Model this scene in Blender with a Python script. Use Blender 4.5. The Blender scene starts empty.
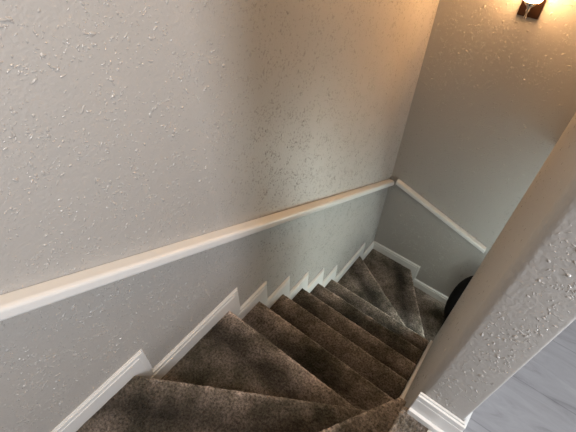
import bpy, bmesh, math, random
from mathutils import Vector, Matrix, noise as mnoise

C = bpy.context.scene.collection
SC = bpy.context.scene
random.seed(4)

# ------------------------------------------------------------------ camera
CAM = (0.8229, -0.5044, 1.5488)
YAW, PITCH, ROLL, FPX = 0.6534, 0.8271, 0.0202, 399.98
f = Vector((-math.sin(YAW)*math.cos(PITCH), math.cos(YAW)*math.cos(PITCH), -math.sin(PITCH)))
R = f.cross(Vector((0, 0, 1))).normalized()
U = R.cross(f)
R2 = R*math.cos(ROLL) + U*math.sin(ROLL)
U2 = -R*math.sin(ROLL) + U*math.cos(ROLL)
cd = bpy.data.cameras.new('camera')
cam = bpy.data.objects.new('camera', cd)
C.objects.link(cam)
M = Matrix((R2, U2, -f)).transposed().to_4x4()
M.translation = Vector(CAM)
cam.matrix_world = M
cd.sensor_width = 36
cd.lens = FPX/576*36
cd.clip_start = 0.02
SC.camera = cam

# ------------------------------------------------------------------ world and light
w = bpy.data.worlds.new('world')
SC.world = w
w.use_nodes = True
w.node_tree.nodes['Background'].inputs[0].default_value = (0.75, 0.86, 1.0, 1)
w.node_tree.nodes['Background'].inputs[1].default_value = 1.0


def area(name, loc, rot, sx, sy, power, col, spread=180):
    l = bpy.data.lights.new(name, 'AREA')
    l.shape = 'RECTANGLE'
    l.size, l.size_y, l.energy, l.color = sx, sy, power, col
    l.spread = math.radians(spread)
    o = bpy.data.objects.new(name, l)
    o.location = loc
    o.rotation_euler = rot
    C.objects.link(o)
    return o


HP = math.pi/2
L_WALL = 1.9358
# daylight through the landing window (east wall), the entrance sidelight (far wall) and the downstairs window
area('landing_window_light', (2.77, -0.56, 1.75), (0, HP, 0), 1.5, 0.52, 46, (0.93, 0.95, 1.0))
area('entrance_sidelight', (1.65, L_WALL-0.02, -1.0), (-HP+math.radians(14), 0, 0), 0.66, 0.9, 74, (0.88, 0.98, 0.91))
area('downstairs_window_light', (2.77, 1.0, -0.85), (0, HP, 0), 1.2, 1.3, 5, (0.86, 0.96, 0.97))
# ceiling lamp of the landing
area('landing_ceiling_light', (2.3, -0.5, 2.72), (0, 0, 0), 0.35, 0.35, 20, (1.0, 0.95, 0.9))
# added warm fill over the head of the stairs, for partition and treads
area('stairhead_fill_light', (0.42, 0.0, 2.74), (0, 0, 0), 0.25, 0.12, 14, (1.0, 0.70, 0.42))
SC.view_settings.view_transform = 'Standard'
SC.view_settings.look = 'None'
SC.view_settings.gamma = 1
SC.view_settings.use_curve_mapping = False
SC.view_settings.exposure = 0.15

# ------------------------------------------------------------------ dimensions
r, t = 0.19, 0.2085          # rise and going of the stair
Y2 = 0.1014                  # nosing of the first straight step
W = 0.8749                   # stairwell side of the partition
TP = 0.1138                  # partition thickness
YE = 0.0                     # end face of the partition
YP = 1.29                    # far end of the partition
L = 1.9358                   # far wall
HB, BB = 0.0973, 0.0759      # baseboard height, width of its upright leg
LAND = 0.38
CEIL = 2.82
LOW = -9*r                   # lower hall
EAST = 2.8
Y1, Y8, X9 = -0.3996, 1.6342, 0.411
N7 = Y2+5*t


# ------------------------------------------------------------------ materials
def mat(name, col, rough=0.5, metal=0.0):
    m = bpy.data.materials.new(name)
    m.use_nodes = True
    b = m.node_tree.nodes['Principled BSDF']
    b.inputs['Base Color'].default_value = (*col, 1)
    b.inputs['Roughness'].default_value = rough
    b.inputs['Metallic'].default_value = metal
    return m, m.node_tree, b


def N(nt, kind, **kw):
    n = nt.nodes.new(kind)
    for k, v in kw.items():
        if k in n.inputs.keys():
            n.inputs[k].default_value = v
        else:
            setattr(n, k, v)
    return n


def ramp(nt, pts):
    n = nt.nodes.new('ShaderNodeValToRGB')
    e = n.color_ramp.elements
    e[0].position, e[0].color = pts[0][0], (*pts[0][1], 1)
    e[1].position, e[1].color = pts[-1][0], (*pts[-1][1], 1)
    for p, c in pts[1:-1]:
        x = e.new(p)
        x.color = (*c, 1)
    return n


def g(v):
    return (v, v, v)


def wall_paint(name, col, rough=0.42, bump=0.5):
    m, nt, b = mat(name, col, rough)
    tc = N(nt, 'ShaderNodeNewGeometry')
    ln = nt.links.new
    # fine orange peel between the raised splatters (those are part of the wall meshes)
    n3 = N(nt, 'ShaderNodeTexNoise', Scale=95.0, Detail=2.0)
    ln(tc.outputs['Position'], n3.inputs['Vector'])
    b3 = N(nt, 'ShaderNodeBump', Strength=bump, Distance=0.0022)
    ln(n3.outputs[0], b3.inputs['Height'])
    ln(b3.outputs[0], b.inputs['Normal'])
    b.inputs['Specular IOR Level'].default_value = 0.75
    return m


def carpet_mat(name, c1, c2, c3):
    m, nt, b = mat(name, c1, 0.95)
    ln = nt.links.new
    tc = N(nt, 'ShaderNodeNewGeometry')
    big = N(nt, 'ShaderNodeTexNoise', Scale=3.6, Detail=3.0, Roughness=0.6)
    mid = N(nt, 'ShaderNodeTexNoise', Scale=13.0, Detail=3.0, Roughness=0.65)
    pile = N(nt, 'ShaderNodeTexNoise', Scale=105.0, Detail=3.0, Roughness=0.8)
    clump = N(nt, 'ShaderNodeTexVoronoi', Scale=130.0)
    for n in (big, mid, pile, clump):
        ln(tc.outputs['Position'], n.inputs['Vector'])
    ra = ramp(nt, [(0.34, c2), (0.5, c1), (0.68, c3)])
    ln(big.outputs[0], ra.inputs[0])
    mx = N(nt, 'ShaderNodeMixRGB', blend_type='MULTIPLY')
    mx.inputs[0].default_value = 0.75
    rb = ramp(nt, [(0.38, (0.68, 0.69, 0.62)), (0.62, (1.14, 1.12, 1.12))])
    ln(mid.outputs[0], rb.inputs[0])
    ln(ra.outputs[0], mx.inputs[1])
    ln(rb.outputs[0], mx.inputs[2])
    my = N(nt, 'ShaderNodeMixRGB', blend_type='MULTIPLY')
    my.inputs[0].default_value = 0.9
    rc = ramp(nt, [(0.36, g(0.35)), (0.64, g(1.8))])
    ln(pile.outputs[0], rc.inputs[0])
    ln(mx.outputs[0], my.inputs[1])
    ln(rc.outputs[0], my.inputs[2])
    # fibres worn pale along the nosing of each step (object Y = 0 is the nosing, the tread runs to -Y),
    # carpet colour darker in the strip behind it
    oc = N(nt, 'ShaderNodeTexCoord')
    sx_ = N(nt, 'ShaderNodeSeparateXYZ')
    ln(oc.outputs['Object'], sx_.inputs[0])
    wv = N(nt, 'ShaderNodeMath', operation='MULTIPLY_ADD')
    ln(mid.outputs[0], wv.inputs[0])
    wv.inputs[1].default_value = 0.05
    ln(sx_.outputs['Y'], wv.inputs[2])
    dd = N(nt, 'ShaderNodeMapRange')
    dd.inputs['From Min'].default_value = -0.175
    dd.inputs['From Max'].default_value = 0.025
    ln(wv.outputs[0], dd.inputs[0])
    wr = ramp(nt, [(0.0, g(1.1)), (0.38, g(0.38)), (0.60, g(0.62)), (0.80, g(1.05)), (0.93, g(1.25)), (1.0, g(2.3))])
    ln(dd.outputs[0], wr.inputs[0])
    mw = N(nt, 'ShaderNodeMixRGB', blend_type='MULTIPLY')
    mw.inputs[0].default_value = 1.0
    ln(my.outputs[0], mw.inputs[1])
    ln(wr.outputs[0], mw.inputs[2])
    ln(mw.outputs[0], b.inputs['Base Color'])
    bp = N(nt, 'ShaderNodeBump', Strength=1.0, Distance=0.005)
    ad = N(nt, 'ShaderNodeMath', operation='ADD')
    ln(pile.outputs[0], ad.inputs[0])
    ln(clump.outputs['Distance'], ad.inputs[1])
    ln(ad.outputs[0], bp.inputs['Height'])
    ln(bp.outputs[0], b.inputs['Normal'])
    b.inputs['Sheen Weight'].default_value = 0.12
    b.inputs['Sheen Roughness'].default_value = 0.5
    b.inputs['Specular IOR Level'].default_value = 0.1
    return m


def laminate_mat():
    m, nt, b = mat('grey_laminate', (0.3, 0.31, 0.33), 0.38)
    ln = nt.links.new
    tc = N(nt, 'ShaderNodeNewGeometry')
    mp = N(nt, 'ShaderNodeMapping')
    mp.inputs['Location'].default_value = (0.55, -0.265, 0)
    ln(tc.outputs['Position'], mp.inputs[0])
    br = N(nt, 'ShaderNodeTexBrick', Scale=1.0)
    br.inputs['Brick Width'].default_value = 1.22
    br.inputs['Row Height'].default_value = 0.19
    br.inputs['Mortar Size'].default_value = 0.0016
    br.inputs['Color1'].default_value = (0.93, 0.93, 0.93, 1)
    br.inputs['Color2'].default_value = (1.07, 1.07, 1.07, 1)
    br.inputs['Mortar'].default_value = (0.7, 0.7, 0.72, 1)
    ln(mp.outputs[0], br.inputs['Vector'])
    m2 = N(nt, 'ShaderNodeMapping')
    m2.inputs['Scale'].default_value = (1.4, 8, 1)
    ln(tc.outputs['Position'], m2.inputs[0])
    no = N(nt, 'ShaderNodeTexNoise', Scale=3.0, Detail=6.0, Roughness=0.7, Distortion=1.6)
    ln(m2.outputs[0], no.inputs['Vector'])
    ra = ramp(nt, [(0.3, (0.21, 0.212, 0.226)), (0.42, (0.28, 0.283, 0.30)), (0.7, (0.335, 0.34, 0.36))])
    ln(no.outputs[0], ra.inputs[0])
    mx = N(nt, 'ShaderNodeMixRGB', blend_type='MULTIPLY')
    mx.inputs[0].default_value = 1
    ln(ra.outputs[0], mx.inputs[1])
    ln(br.outputs[0], mx.inputs[2])
    ln(mx.outputs[0], b.inputs['Base Color'])
    bp = N(nt, 'ShaderNodeBump', Strength=0.25, Distance=0.001)
    ln(no.outputs[0], bp.inputs['Height'])
    ln(bp.outputs[0], b.inputs['Normal'])
    return m


PAINT = wall_paint('greige_orange_peel_paint', (0.40, 0.39, 0.375), 0.5, 0.6)
DROPS = wall_paint('greige_paint_on_raised_texture', (0.40, 0.39, 0.375), 0.14, 0.0)
CEILP = wall_paint('white_ceiling_paint', (0.72, 0.71, 0.68), 0.8, 0.3)
TRIM, _nt, _b = mat('white_semigloss_trim', (0.71, 0.72, 0.72), 0.3)
_n = N(_nt, 'ShaderNodeTexNoise', Scale=35.0, Detail=2.0)
_g = N(_nt, 'ShaderNodeNewGeometry')
_bp = N(_nt, 'ShaderNodeBump', Strength=0.12, Distance=0.001)
_nt.links.new(_g.outputs['Position'], _n.inputs['Vector'])
_nt.links.new(_n.outputs[0], _bp.inputs['Height'])
_nt.links.new(_bp.outputs[0], _b.inputs['Normal'])
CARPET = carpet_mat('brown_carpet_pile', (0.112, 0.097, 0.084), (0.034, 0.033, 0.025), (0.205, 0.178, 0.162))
LAMI = laminate_mat()


# ------------------------------------------------------------------ helpers
def finish(bm, name, m, parent=None, smooth=False):
    me = bpy.data.meshes.new(name)
    bmesh.ops.recalc_face_normals(bm, faces=bm.faces[:])
    bm.to_mesh(me)
    bm.free()
    me.materials.append(m)
    if smooth:
        for p in me.polygons:
            p.use_smooth = True
    o = bpy.data.objects.new(name, me)
    C.objects.link(o)
    if parent:
        o.parent = parent
    return o


def add_box(bm, x0, x1, y0, y1, z0, z1):
    vs = [bm.verts.new((x, y, z)) for x in (x0, x1) for y in (y0, y1) for z in (z0, z1)]
    for q in ((0, 1, 3, 2), (4, 6, 7, 5), (0, 4, 5, 1), (2, 3, 7, 6), (0, 2, 6, 4), (1, 5, 7, 3)):
        bm.faces.new([vs[i] for i in q])


def add_prism(bm, pts, d0, d1, place):
    """closed outline pts (a, b) extruded from depth d0 to d1; place(a, b, d) -> xyz"""
    lo = [bm.verts.new(place(a, b, d0)) for a, b in pts]
    hi = [bm.verts.new(place(a, b, d1)) for a, b in pts]
    bm.faces.new(lo)
    bm.faces.new(hi)
    n = len(pts)
    for i in range(n):
        bm.faces.new((lo[i], lo[(i+1) % n], hi[(i+1) % n], hi[i]))


def struct(o):
    o['kind'] = 'structure'
    return o


def bevel(o, wd, seg=3, ang=40):
    b = o.modifiers.new('bevel', 'BEVEL')
    b.width, b.segments = wd, seg
    b.limit_method = 'ANGLE'
    b.angle_limit = math.radians(ang)
    return b


def thing(name, label, cat, loc=(0, 0, 0)):
    o = bpy.data.objects.new(name, None)
    o.empty_display_size = 0.05
    C.objects.link(o)
    o.location = loc
    o['label'], o['category'] = label, cat
    return o


def wallbox(name, boxes, m=PAINT):
    bm = bmesh.new()
    for b in boxes:
        add_box(bm, *b)
    return struct(finish(bm, name, m))


def spin(bm, prof, cx, cy, seg=32, cap=True, axis='z', caps_both=True):
    """lathe (radius, height) around a vertical axis"""
    rings = []
    for rad, z in prof:
        rings.append([bm.verts.new((cx+rad*math.cos(2*math.pi*k/seg), cy+rad*math.sin(2*math.pi*k/seg), z)) for k in range(seg)])
    for a, b in zip(rings, rings[1:]):
        for k in range(seg):
            bm.faces.new((a[k], a[(k+1) % seg], b[(k+1) % seg], b[k]))
    if cap:
        bm.faces.new(rings[0])
        if caps_both:
            bm.faces.new(rings[-1])


def tube(bm, pts, rad, seg=12):
    pts = [Vector(p) for p in pts]
    if not isinstance(rad, (list, tuple)):
        rad = [rad]*len(pts)
    rings = []
    up = Vector((0.3, 0.2, 0.93)).normalized()
    for i, p in enumerate(pts):
        d = (pts[min(i+1, len(pts)-1)]-pts[max(i-1, 0)]).normalized()
        a = d.cross(up)
        if a.length < 0.05:
            a = d.cross(Vector((1, 0, 0)))
        a.normalize()
        b = d.cross(a)
        rings.append([bm.verts.new(p+(a*math.cos(2*math.pi*k/seg)+b*math.sin(2*math.pi*k/seg))*rad[i]) for k in range(seg)])
    for a, b in zip(rings, rings[1:]):
        for k in range(seg):
            bm.faces.new((a[k], a[(k+1) % seg], b[(k+1) % seg], b[k]))
    bm.faces.new(rings[0])
    bm.faces.new(rings[-1])


def splatter(o, org, u, v, su, sv, per_m2, seed, size=1.0):
    """raised drops of the sprayed drywall texture on the rectangle org + u*su + v*sv, joined into the wall's own mesh"""
    rnd = random.Random(seed)
    org, u, v = Vector(org), Vector(u), Vector(v)
    n = u.cross(v)
    me = o.data
    verts = [tuple(q.co) for q in me.vertices]
    faces = [tuple(p.vertices) for p in me.polygons]
    smooth = [p.use_smooth for p in me.polygons]
    mats = [p.material_index for p in me.polygons]
    K = 8
    for _ in range(int(per_m2*su*sv)):
        a, b = rnd.uniform(0.01, su-0.01), rnd.uniform(0.01, sv-0.01)
        p = org+u*a+v*b
        if mnoise.noise(p*14.0)+0.5 < rnd.random()*0.8:
            continue
        rad = size*min(0.0055, 0.0013*math.exp(rnd.gauss(0.3, 0.45)))
        el = rnd.uniform(1.0, 2.3)
        ang = rnd.uniform(0, math.pi)
        h = rad*rnd.uniform(0.38, 0.62)
        ca, sa = math.cos(ang), math.sin(ang)
        ph, ph2 = rnd.uniform(0, 6.28), rnd.uniform(0, 6.28)
        i0 = len(verts)
        for fr, hh in ((1.0, -0.02), (0.82, 0.42), (0.48, 0.85)):
            for k in range(K):
                w_ = 2*math.pi*k/K
                q = rad*fr*(1+0.25*math.sin(2*w_+ph)+0.2*math.sin(3*w_+ph2))
                x, y = q*math.cos(w_)*el, q*math.sin(w_)
                verts.append(tuple(p+u*(x*ca-y*sa)+v*(x*sa+y*ca)+n*(h*hh)))
        verts.append(tuple(p+n*h))
        for ring in (0, 1):
            for k in range(K):
                j = (k+1) % K
                faces.append((i0+ring*K+k, i0+ring*K+j, i0+(ring+1)*K+j, i0+(ring+1)*K+k))
                smooth.append(True)
        for k in range(K):
            faces.append((i0+2*K+k, i0+2*K+(k+1) % K, i0+3*K))
            smooth.append(True)
    me2 = bpy.data.meshes.new(me.name)
    me2.from_pydata(verts, [], faces)
    me2.polygons.foreach_set('use_smooth', smooth)
    for m_ in me.materials:
        me2.materials.append(m_)
    if len(me2.materials) == 1:
        me2.materials.append(DROPS)
    me2.polygons.foreach_set('material_index', mats+[1]*(len(faces)-len(mats)))
    o.data = me2
    return o


# ------------------------------------------------------------------ the room shell
ZB = -1.95
o = wallbox('wall_left', [(-0.12, 0, -0.92, L, ZB, CEIL)])
splatter(o, (0, -0.8, -1.7), (0, 1, 0), (0, 0, 1), 0.8+L, 3.4, 12500, 1, 0.85)
o = wallbox('wall_back', [(-0.12, 1.3, L, L+0.12, ZB, CEIL), (2.0, EAST+0.12, L, L+0.12, ZB, CEIL),
                      (1.3, 2.0, L, L+0.12, ZB, -1.5), (1.3, 2.0, L, L+0.12, -0.46, CEIL)])
splatter(o, (0, L, -1.7), (1, 0, 0), (0, 0, 1), 1.2, 3.4, 6500, 2)

wallbox('wall_front', [(-0.12, 1.06, -0.92, -0.80, ZB, CEIL), (0.94, 1.06, -1.9, -0.92, LAND-0.25, CEIL),
                       (0.94, EAST+0.12, -2.02, -1.9, LAND-0.25, CEIL)])
# east wall with one window upstairs and one downstairs
wallbox('wall_right', [
    (EAST, EAST+0.12, -1.9, -0.86, LAND-0.25, CEIL), (EAST, EAST+0.12, -0.26, L, LAND-0.25, CEIL),
    (EAST, EAST+0.12, -0.86, -0.26, LAND-0.25, 0.95), (EAST, EAST+0.12, -0.86, -0.26, 2.55, CEIL),
    (EAST, EAST+0.12, 0.0, 0.35, ZB, LAND-0.25), (EAST, EAST+0.12, 1.65, L, ZB, LAND-0.25),
    (EAST, EAST+0.12, 0.35, 1.65, ZB, -1.45), (EAST, EAST+0.12, 0.35, 1.65, -0.25, LAND-0.25)])
wallbox('ceiling', [(-0.12, EAST+0.12, -2.02, L+0.12, CEIL, CEIL+0.1)], CEILP)
wallbox('ceiling_downstairs', [(W+TP, EAST, -0.02, L, LAND-0.25, LAND-0.03)], CEILP)
XC = 0.945   # where the landing carpet meets the laminate
bm = bmesh.new()
add_box(bm, XC+0.012, EAST, -1.9, YE-0.001, LAND-0.03, LAND)
add_box(bm, W+TP+0.001, EAST, YE-0.001, L, LAND-0.03, LAND)
struct(finish(bm, 'floor', LAMI))
wallbox('floor_downstairs', [(-0.12, EAST, -0.9, L, ZB-0.05, LOW-0.03)], LAMI)
# wall below the landing and at the end of the lower hall
wallbox('wall_under_landing', [(W+0.02, EAST, -0.14, -0.02, ZB, LAND-0.26)])

# partition with rounded drywall corners at its near end
bm = bmesh.new()
pts = []
for qx, qy, a0, rr in ((W+TP, YE, -90, 0.005), (W+TP, YP, 0, 0.005), (W, YP, 90, 0.02), (W, YE, 180, 0.02)):
    cx = qx-rr if qx > W else qx+rr
    cy = qy+rr if qy == YE else qy-rr
    for k in range(9):
        a = math.radians(a0+k*90/8)
        pts.append((cx+rr*math.cos(a), cy+rr*math.sin(a)))
add_prism(bm, pts, ZB, CEIL, lambda a, b, d: (a, b, d))
o = struct(finish(bm, 'wall_partition', PAINT, smooth=True))
splatter(o, (W+0.012, YE, LAND), (1, 0, 0), (0, 0, 1), TP-0.015, 1.9, 17000, 3, 0.62)
splatter(o, (W, YP-0.02, -1.4), (0, -1, 0), (0, 0, 1), YP-0.04, 2.9, 500, 4, 0.7)
o.data.set_sharp_from_angle(angle=math.radians(60))
# upstairs wall continuing above the lower hall, from the partition to the far wall
wallbox('wall_return', [(W+0.03, W+TP, YP, L, LAND-0.25, CEIL)])


# windows (outside the frame of the photo, they let the daylight in)
def window(name, y0, y1, z0, z1):
    bm = bmesh.new()
    fw = 0.05
    for b in ((EAST+0.02, EAST+0.09, y0, y1, z0, z0+fw), (EAST+0.02, EAST+0.09, y0, y1, z1-fw, z1),
              (EAST+0.02, EAST+0.09, y0, y0+fw, z0+fw, z1-fw), (EAST+0.02, EAST+0.09, y1-fw, y1, z0+fw, z1-fw),
              (EAST+0.03, EAST+0.08, y0+fw, y1-fw, (z0+z1)/2-0.02, (z0+z1)/2+0.02)):
        add_box(bm, *b)
    struct(finish(bm, name, TRIM))


window('window_1', -0.86, -0.26, 0.95, 2.55)
window('window_2', 0.35, 1.65, -1.45, -0.25)
bm = bmesh.new()
for b in ((1.3, 2.0, L+0.03, L+0.09, -1.5, -1.45), (1.3, 2.0, L+0.03, L+0.09, -0.51, -0.46), (1.3, 1.35, L+0.03, L+0.09, -1.45, -0.51),
          (1.95, 2.0, L+0.03, L+0.09, -1.45, -0.51), (1.63, 1.66, L+0.03, L+0.09, -1.45, -0.51)):
    add_box(bm, *b)
struct(finish(bm, 'window_3', TRIM))

# ------------------------------------------------------------------ staircase
stairs = thing('staircase', 'brown carpeted winding staircase descending between the textured walls', 'stairs', (W, YE, LAND))
XR = W-0.018      # right-hand end of the straight steps
PX, PY = W-0.015, 0.10   # where the upper winders meet
QX, QY = W-0.002, 1.125  # where the lower winders meet


def offset_front(poly, edge, d):
    """move the front edge (indices edge, edge+1) of the outline back by d"""
    a, b = Vector(poly[edge]), Vector(poly[(edge+1) % len(poly)])
    cen = sum((Vector(q) for q in poly), Vector((0, 0)))/len(poly)
    n = Vector((-(b-a).y, (b-a).x)).normalized()
    if n.dot(cen-a) < 0:
        n = -n
    out = [Vector(q) for q in poly]
    out[edge] = a+n*d
    out[(edge+1) % len(poly)] = b+n*d
    return [tuple(q) for q in out]


def step(poly, z, depth=0.30, seed=0):
    """poly: plan outline whose first edge (0-1) is the nosing"""
    bm = bmesh.new()
    body = offset_front(poly, 0, 0.022)
    add_prism(bm, body, z-depth, z-0.03, lambda a, b, d: (a, b, d))
    add_prism(bm, poly, z-0.036, z, lambda a, b, d: (a, b, d))
    # the step's own frame: origin at the start of its nosing, X along it, Y pointing forward off the step
    p0, p1 = Vector((*poly[0], z)), Vector((*poly[1], z))
    ex = (p1-p0).normalized()
    ey = Vector((0, 0, 1)).cross(ex)
    cen = sum((Vector((*q, z)) for q in poly), Vector())/len(poly)
    if ey.dot(p0-cen) < 0:
        ex = -ex
        ey = -ey
    F = Matrix((ex, ey, Vector((0, 0, 1)))).transposed().to_4x4()
    F.translation = p0
    bmesh.ops.transform(bm, matrix=F.inverted(), verts=bm.verts[:])
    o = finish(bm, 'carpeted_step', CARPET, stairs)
    o.matrix_local = Matrix.Translation(-Vector((W, YE, LAND))) @ F
    rm = o.modifiers.new('remesh', 'REMESH')
    rm.mode = 'VOXEL'
    rm.voxel_size = 0.0075
    rm.use_smooth_shade = True
    sm = o.modifiers.new('smooth', 'SMOOTH')
    sm.factor, sm.iterations = 0.5, 5
    tx = bpy.data.textures.new('pile', 'CLOUDS')
    tx.noise_scale = 0.018
    dp = o.modifiers.new('displace', 'DISPLACE')
    dp.texture, dp.strength, dp.mid_level = tx, 0.006, 0.5
    dp.texture_coords = 'GLOBAL'
    return o


x0 = 0.003
NZX = 0.321
# landing: carpeted strip in front of the partition end
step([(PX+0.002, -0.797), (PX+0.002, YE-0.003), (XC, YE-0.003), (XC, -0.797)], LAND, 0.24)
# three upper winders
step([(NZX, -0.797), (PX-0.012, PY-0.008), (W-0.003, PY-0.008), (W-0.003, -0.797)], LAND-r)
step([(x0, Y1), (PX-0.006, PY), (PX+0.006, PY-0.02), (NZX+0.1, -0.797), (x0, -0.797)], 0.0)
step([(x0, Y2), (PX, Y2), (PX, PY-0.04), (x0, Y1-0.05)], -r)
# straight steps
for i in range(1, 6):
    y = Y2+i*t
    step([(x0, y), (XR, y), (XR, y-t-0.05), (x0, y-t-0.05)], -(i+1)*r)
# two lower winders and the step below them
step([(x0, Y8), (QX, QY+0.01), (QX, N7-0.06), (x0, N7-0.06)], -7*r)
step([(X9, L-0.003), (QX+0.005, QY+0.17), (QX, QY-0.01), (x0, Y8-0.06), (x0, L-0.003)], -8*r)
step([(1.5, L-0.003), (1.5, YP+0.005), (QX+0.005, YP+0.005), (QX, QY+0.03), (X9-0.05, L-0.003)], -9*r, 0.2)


# ------------------------------------------------------------------ baseboards
def stepped(tops, x_end, up):
    """tops: [(a_start, z)], horizontals at z until the next start"""
    out = []
    for i, (a, z) in enumerate(tops):
        e = tops[i+1][0] if i+1 < len(tops) else x_end
        out += [(a, z), (e, z)]
    return out


def skirt(name, tops, a_end, place, below=0.03, leg=None):
    """tops: [(start of run, tread level)]; moulded board standing on stepped treads"""
    leg = BB if leg is None else leg
    bm = bmesh.new()
    for inset, d in ((0.0, 0.006), (0.007, 0.012), (0.014, 0.0095), (0.026, 0.015)):
        up, dn = [], []
        for i, (a, z) in enumerate(tops):
            s = a if i == 0 else a+leg-inset
            e = a_end if i+1 == len(tops) else tops[i+1][0]+leg-inset
            zt = z+HB-inset
            up += [(s, zt), (e, zt)]
            s2 = a if i == 0 else a-0.03
            e2 = a_end if i+1 == len(tops) else tops[i+1][0]-0.03
            zb = z-below
            dn += [(s2, zb), (e2, zb)]
        add_prism(bm, up+dn[::-1], 0.0005, d, place)
    o = struct(finish(bm, name, TRIM))
    bevel(o, 0.0015, 2)
    return o


tops = [(-0.797, 0.0), (Y1, -r)]+[(Y2+i*t, -(i+2)*r) for i in range(6)]+[(Y8, -8*r)]
skirt('baseboard_left', tops, L-0.0005, lambda a, b, d: (d, a, b))
skirt('baseboard_back', [(0.001, -8*r), (X9, -9*r)], EAST-0.01, lambda a, b, d: (a, L-d, b))

# baseboard that wraps the near end of the partition on the landing
bm = bmesh.new()
for h, d in ((HB+0.022, 0.007), (HB+0.014, 0.012), (HB+0.007, 0.0095), (HB-0.008, 0.013), (0.026, 0.022)):
    a0 = W+0.001
    ring = [(a0, YE-d), (W+TP+d, YE-d), (W+TP+d, L-0.002), (W+TP+0.0005, L-0.002), (W+TP+0.0005, YE-0.0005), (a0, YE-0.0005)]
    add_prism(bm, ring, LAND-0.004, LAND+h, lambda a, b, d_: (a, b, d_))
o = struct(finish(bm, 'baseboard_partition', TRIM))
bevel(o, 0.002, 2)

# sloping stringer board between the straight steps and the partition
bm = bmesh.new()
sl = -r/t
ys, ye = 0.135, N7+0.012
zt = lambda y: -r+(y-Y2)*sl+0.015
add_prism(bm, [(ys, zt(ys)), (ye, zt(ye)), (ye, zt(ye)-0.34), (ys, zt(ys)-0.34)], W-0.0165, W-0.0005, lambda a, b, d: (d, a, b))
o = struct(finish(bm, 'trim_1', TRIM))
bevel(o, 0.002, 2)

# threshold strip between the landing carpet and the laminate
bm = bmesh.new()
add_prism(bm, [(XC-0.004, LAND-0.02), (XC-0.004, LAND+0.004), (XC+0.004, LAND+0.008), (XC+0.014, LAND+0.008), (XC+0.022, LAND+0.003), (XC+0.022, LAND+0.0005), (XC+0.0115, LAND+0.0005), (XC+0.0115, LAND-0.02)],
          -0.797, YE-0.024, lambda a, b, d: (a, d, b))
o = struct(finish(bm, 'trim_2', TRIM))
bevel(o, 0.0015, 2)


# ------------------------------------------------------------------ handrails
def rail(name, label, A, B, depth, h, outdir, brackets):
    """board whose back top edge runs from A to B on the wall, outdir points into the stairwell"""
    A, B, outdir = Vector(A), Vector(B), Vector(outdir)
    up = Vector((0, 0, 1))
    root = thing(name, label, 'handrail', A)
    sec = []
    prof = [(0.0005, 0), (depth-0.010, 0), (depth-0.003, -0.004), (depth, -0.012), (depth, -h+0.010), (depth-0.004, -h+0.003),
            (depth-0.012, -h), (0.0005, -h)]
    bm = bmesh.new()
    lo = [bm.verts.new(outdir*a+up*b) for a, b in prof]
    hi = [bm.verts.new((B-A)+outdir*a+up*b) for a, b in prof]
    bm.faces.new(lo)
    bm.faces.new(hi)
    for i in range(len(prof)):
        j = (i+1) % len(prof)
        bm.faces.new((lo[i], lo[j], hi[j], hi[i]))
    o = finish(bm, 'rail_board', TRIM, root)
    bevel(o, 0.0025, 2, 20)
    return root


ra = lambda y: 0.719-0.552*(y+0.5)
rail('handrail', 'long white painted wooden handrail on the left wall, running the length of the stairs',
     (0, -0.79, ra(-0.79)), (0, 1.908, ra(1.908)), 0.047, 0.050, (1, 0, 0), 0)
rb = lambda x: -0.590-0.305*(x-0.064)
rail('handrail', 'short white painted handrail on the far wall above the lower winder steps',
     (0.062, L, rb(0.062)), (0.872, L, rb(0.872)), 0.036, 0.045, (0, -1, 0), 0)

# ------------------------------------------------------------------ wall sconce
BRONZE, _, _ = mat('dark_bronze', (0.045, 0.022, 0.012), 0.32, 0.7)
CHROME, _, _ = mat('polished_nickel', (0.75, 0.68, 0.6), 0.15, 1.0)
GLASS, nt, b = mat('lit_frosted_glass', (0.95, 0.9, 0.8), 0.5)
b.inputs['Emission Color'].default_value = (1.0, 0.53, 0.22, 1)
b.inputs['Emission Strength'].default_value = 68.0
sx = 0.470
sconce = thing('wall_sconce', 'lit wall sconce with dark square backplate high on the far wall', 'wall lamp', (sx, L, 0.80))


def local(bm):
    bmesh.ops.transform(bm, matrix=Matrix.Translation(-Vector((sx, L, 0.80))), verts=bm.verts[:])


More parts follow.
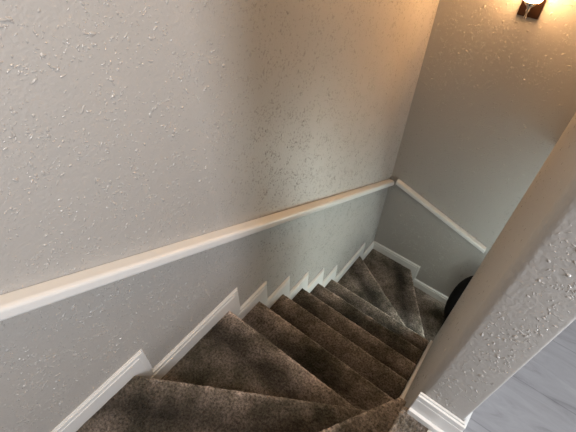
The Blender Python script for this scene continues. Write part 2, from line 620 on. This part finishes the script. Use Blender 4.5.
bm = bmesh.new()
add_box(bm, sx-0.052, sx+0.052, L-0.016, L-0.0005, 0.752, 0.88)
local(bm)
o = finish(bm, 'backplate', BRONZE, sconce)
bevel(o, 0.005, 3)
sy = L-0.088
bm = bmesh.new()
tube(bm, [(sx, L-0.012, 0.812), (sx, L-0.04, 0.806), (sx+0.001, sy+0.02, 0.802), (sx+0.002, sy, 0.812), (sx+0.002, sy, 0.838)], 0.0065)
local(bm)
finish(bm, 'arm', CHROME, sconce, True)
bm = bmesh.new()
spin(bm, [(0.001, 0.764), (0.0045, 0.768), (0.006, 0.778), (0.0035, 0.788), (0.005, 0.798), (0.009, 0.806), (0.007, 0.814), (0.016, 0.826), (0.026, 0.834), (0.03, 0.845), (0.03, 0.85)], sx+0.002, sy, 24)
local(bm)
finish(bm, 'finial_cup', CHROME, sconce, True)
bm = bmesh.new()
spin(bm, [(0.030, 0.851), (0.040, 0.853), (0.046, 0.862), (0.052, 0.90), (0.062, 1.03), (0.0585, 1.03), (0.048, 0.90), (0.042, 0.866), (0.028, 0.857)], sx+0.002, sy, 32)
local(bm)
finish(bm, 'lamp_shade', GLASS, sconce, True)

# ------------------------------------------------------------------ black backpack at the foot of the stairs
BLACK, nt, b = mat('black_nylon', (0.0035, 0.0035, 0.004), 0.8)
b.inputs['Specular IOR Level'].default_value = 0.15
bx, by, bz = 1.00, 1.735, -9*r
bag = thing('backpack', 'black rounded backpack on the lower landing, half hidden behind the partition', 'backpack', (bx, by, bz))


def blob(cx, cy, cz, hx, hy, hz, n=2.8, seg=32):
    bm = bmesh.new()
    s = lambda v: math.copysign(abs(v)**(2/n), v)
    rows = []
    for i in range(1, seg//2):
        a = -HP+math.pi*i/(seg//2)
        rows.append([bm.verts.new((cx+hx*s(math.cos(a))*s(math.cos(q)), cy+hy*s(math.cos(a))*s(math.sin(q)), cz+hz*s(math.sin(a))))
                     for q in [2*math.pi*k/seg for k in range(seg)]])
    lo = bm.verts.new((cx, cy, cz-hz))
    hi = bm.verts.new((cx, cy, cz+hz))
    for a, b_ in zip(rows, rows[1:]):
        for k in range(seg):
            bm.faces.new((a[k], a[(k+1) % seg], b_[(k+1) % seg], b_[k]))
    for k in range(seg):
        bm.faces.new((lo, rows[0][(k+1) % seg], rows[0][k]))
        bm.faces.new((hi, rows[-1][k], rows[-1][(k+1) % seg]))
    return bm


finish(blob(-0.01, 0.02, 0.37, 0.175, 0.13, 0.37, 2.3), 'bag_body', BLACK, bag, True)
finish(blob(0, -0.125, 0.19, 0.125, 0.055, 0.15), 'front_pocket', BLACK, bag, True)
bm = bmesh.new()
tube(bm, [(-0.04, 0.05, 0.725), (-0.035, 0.05, 0.76), (0, 0.05, 0.775), (0.035, 0.05, 0.76), (0.04, 0.05, 0.725)], 0.008)
finish(bm, 'carry_handle', BLACK, bag, True)
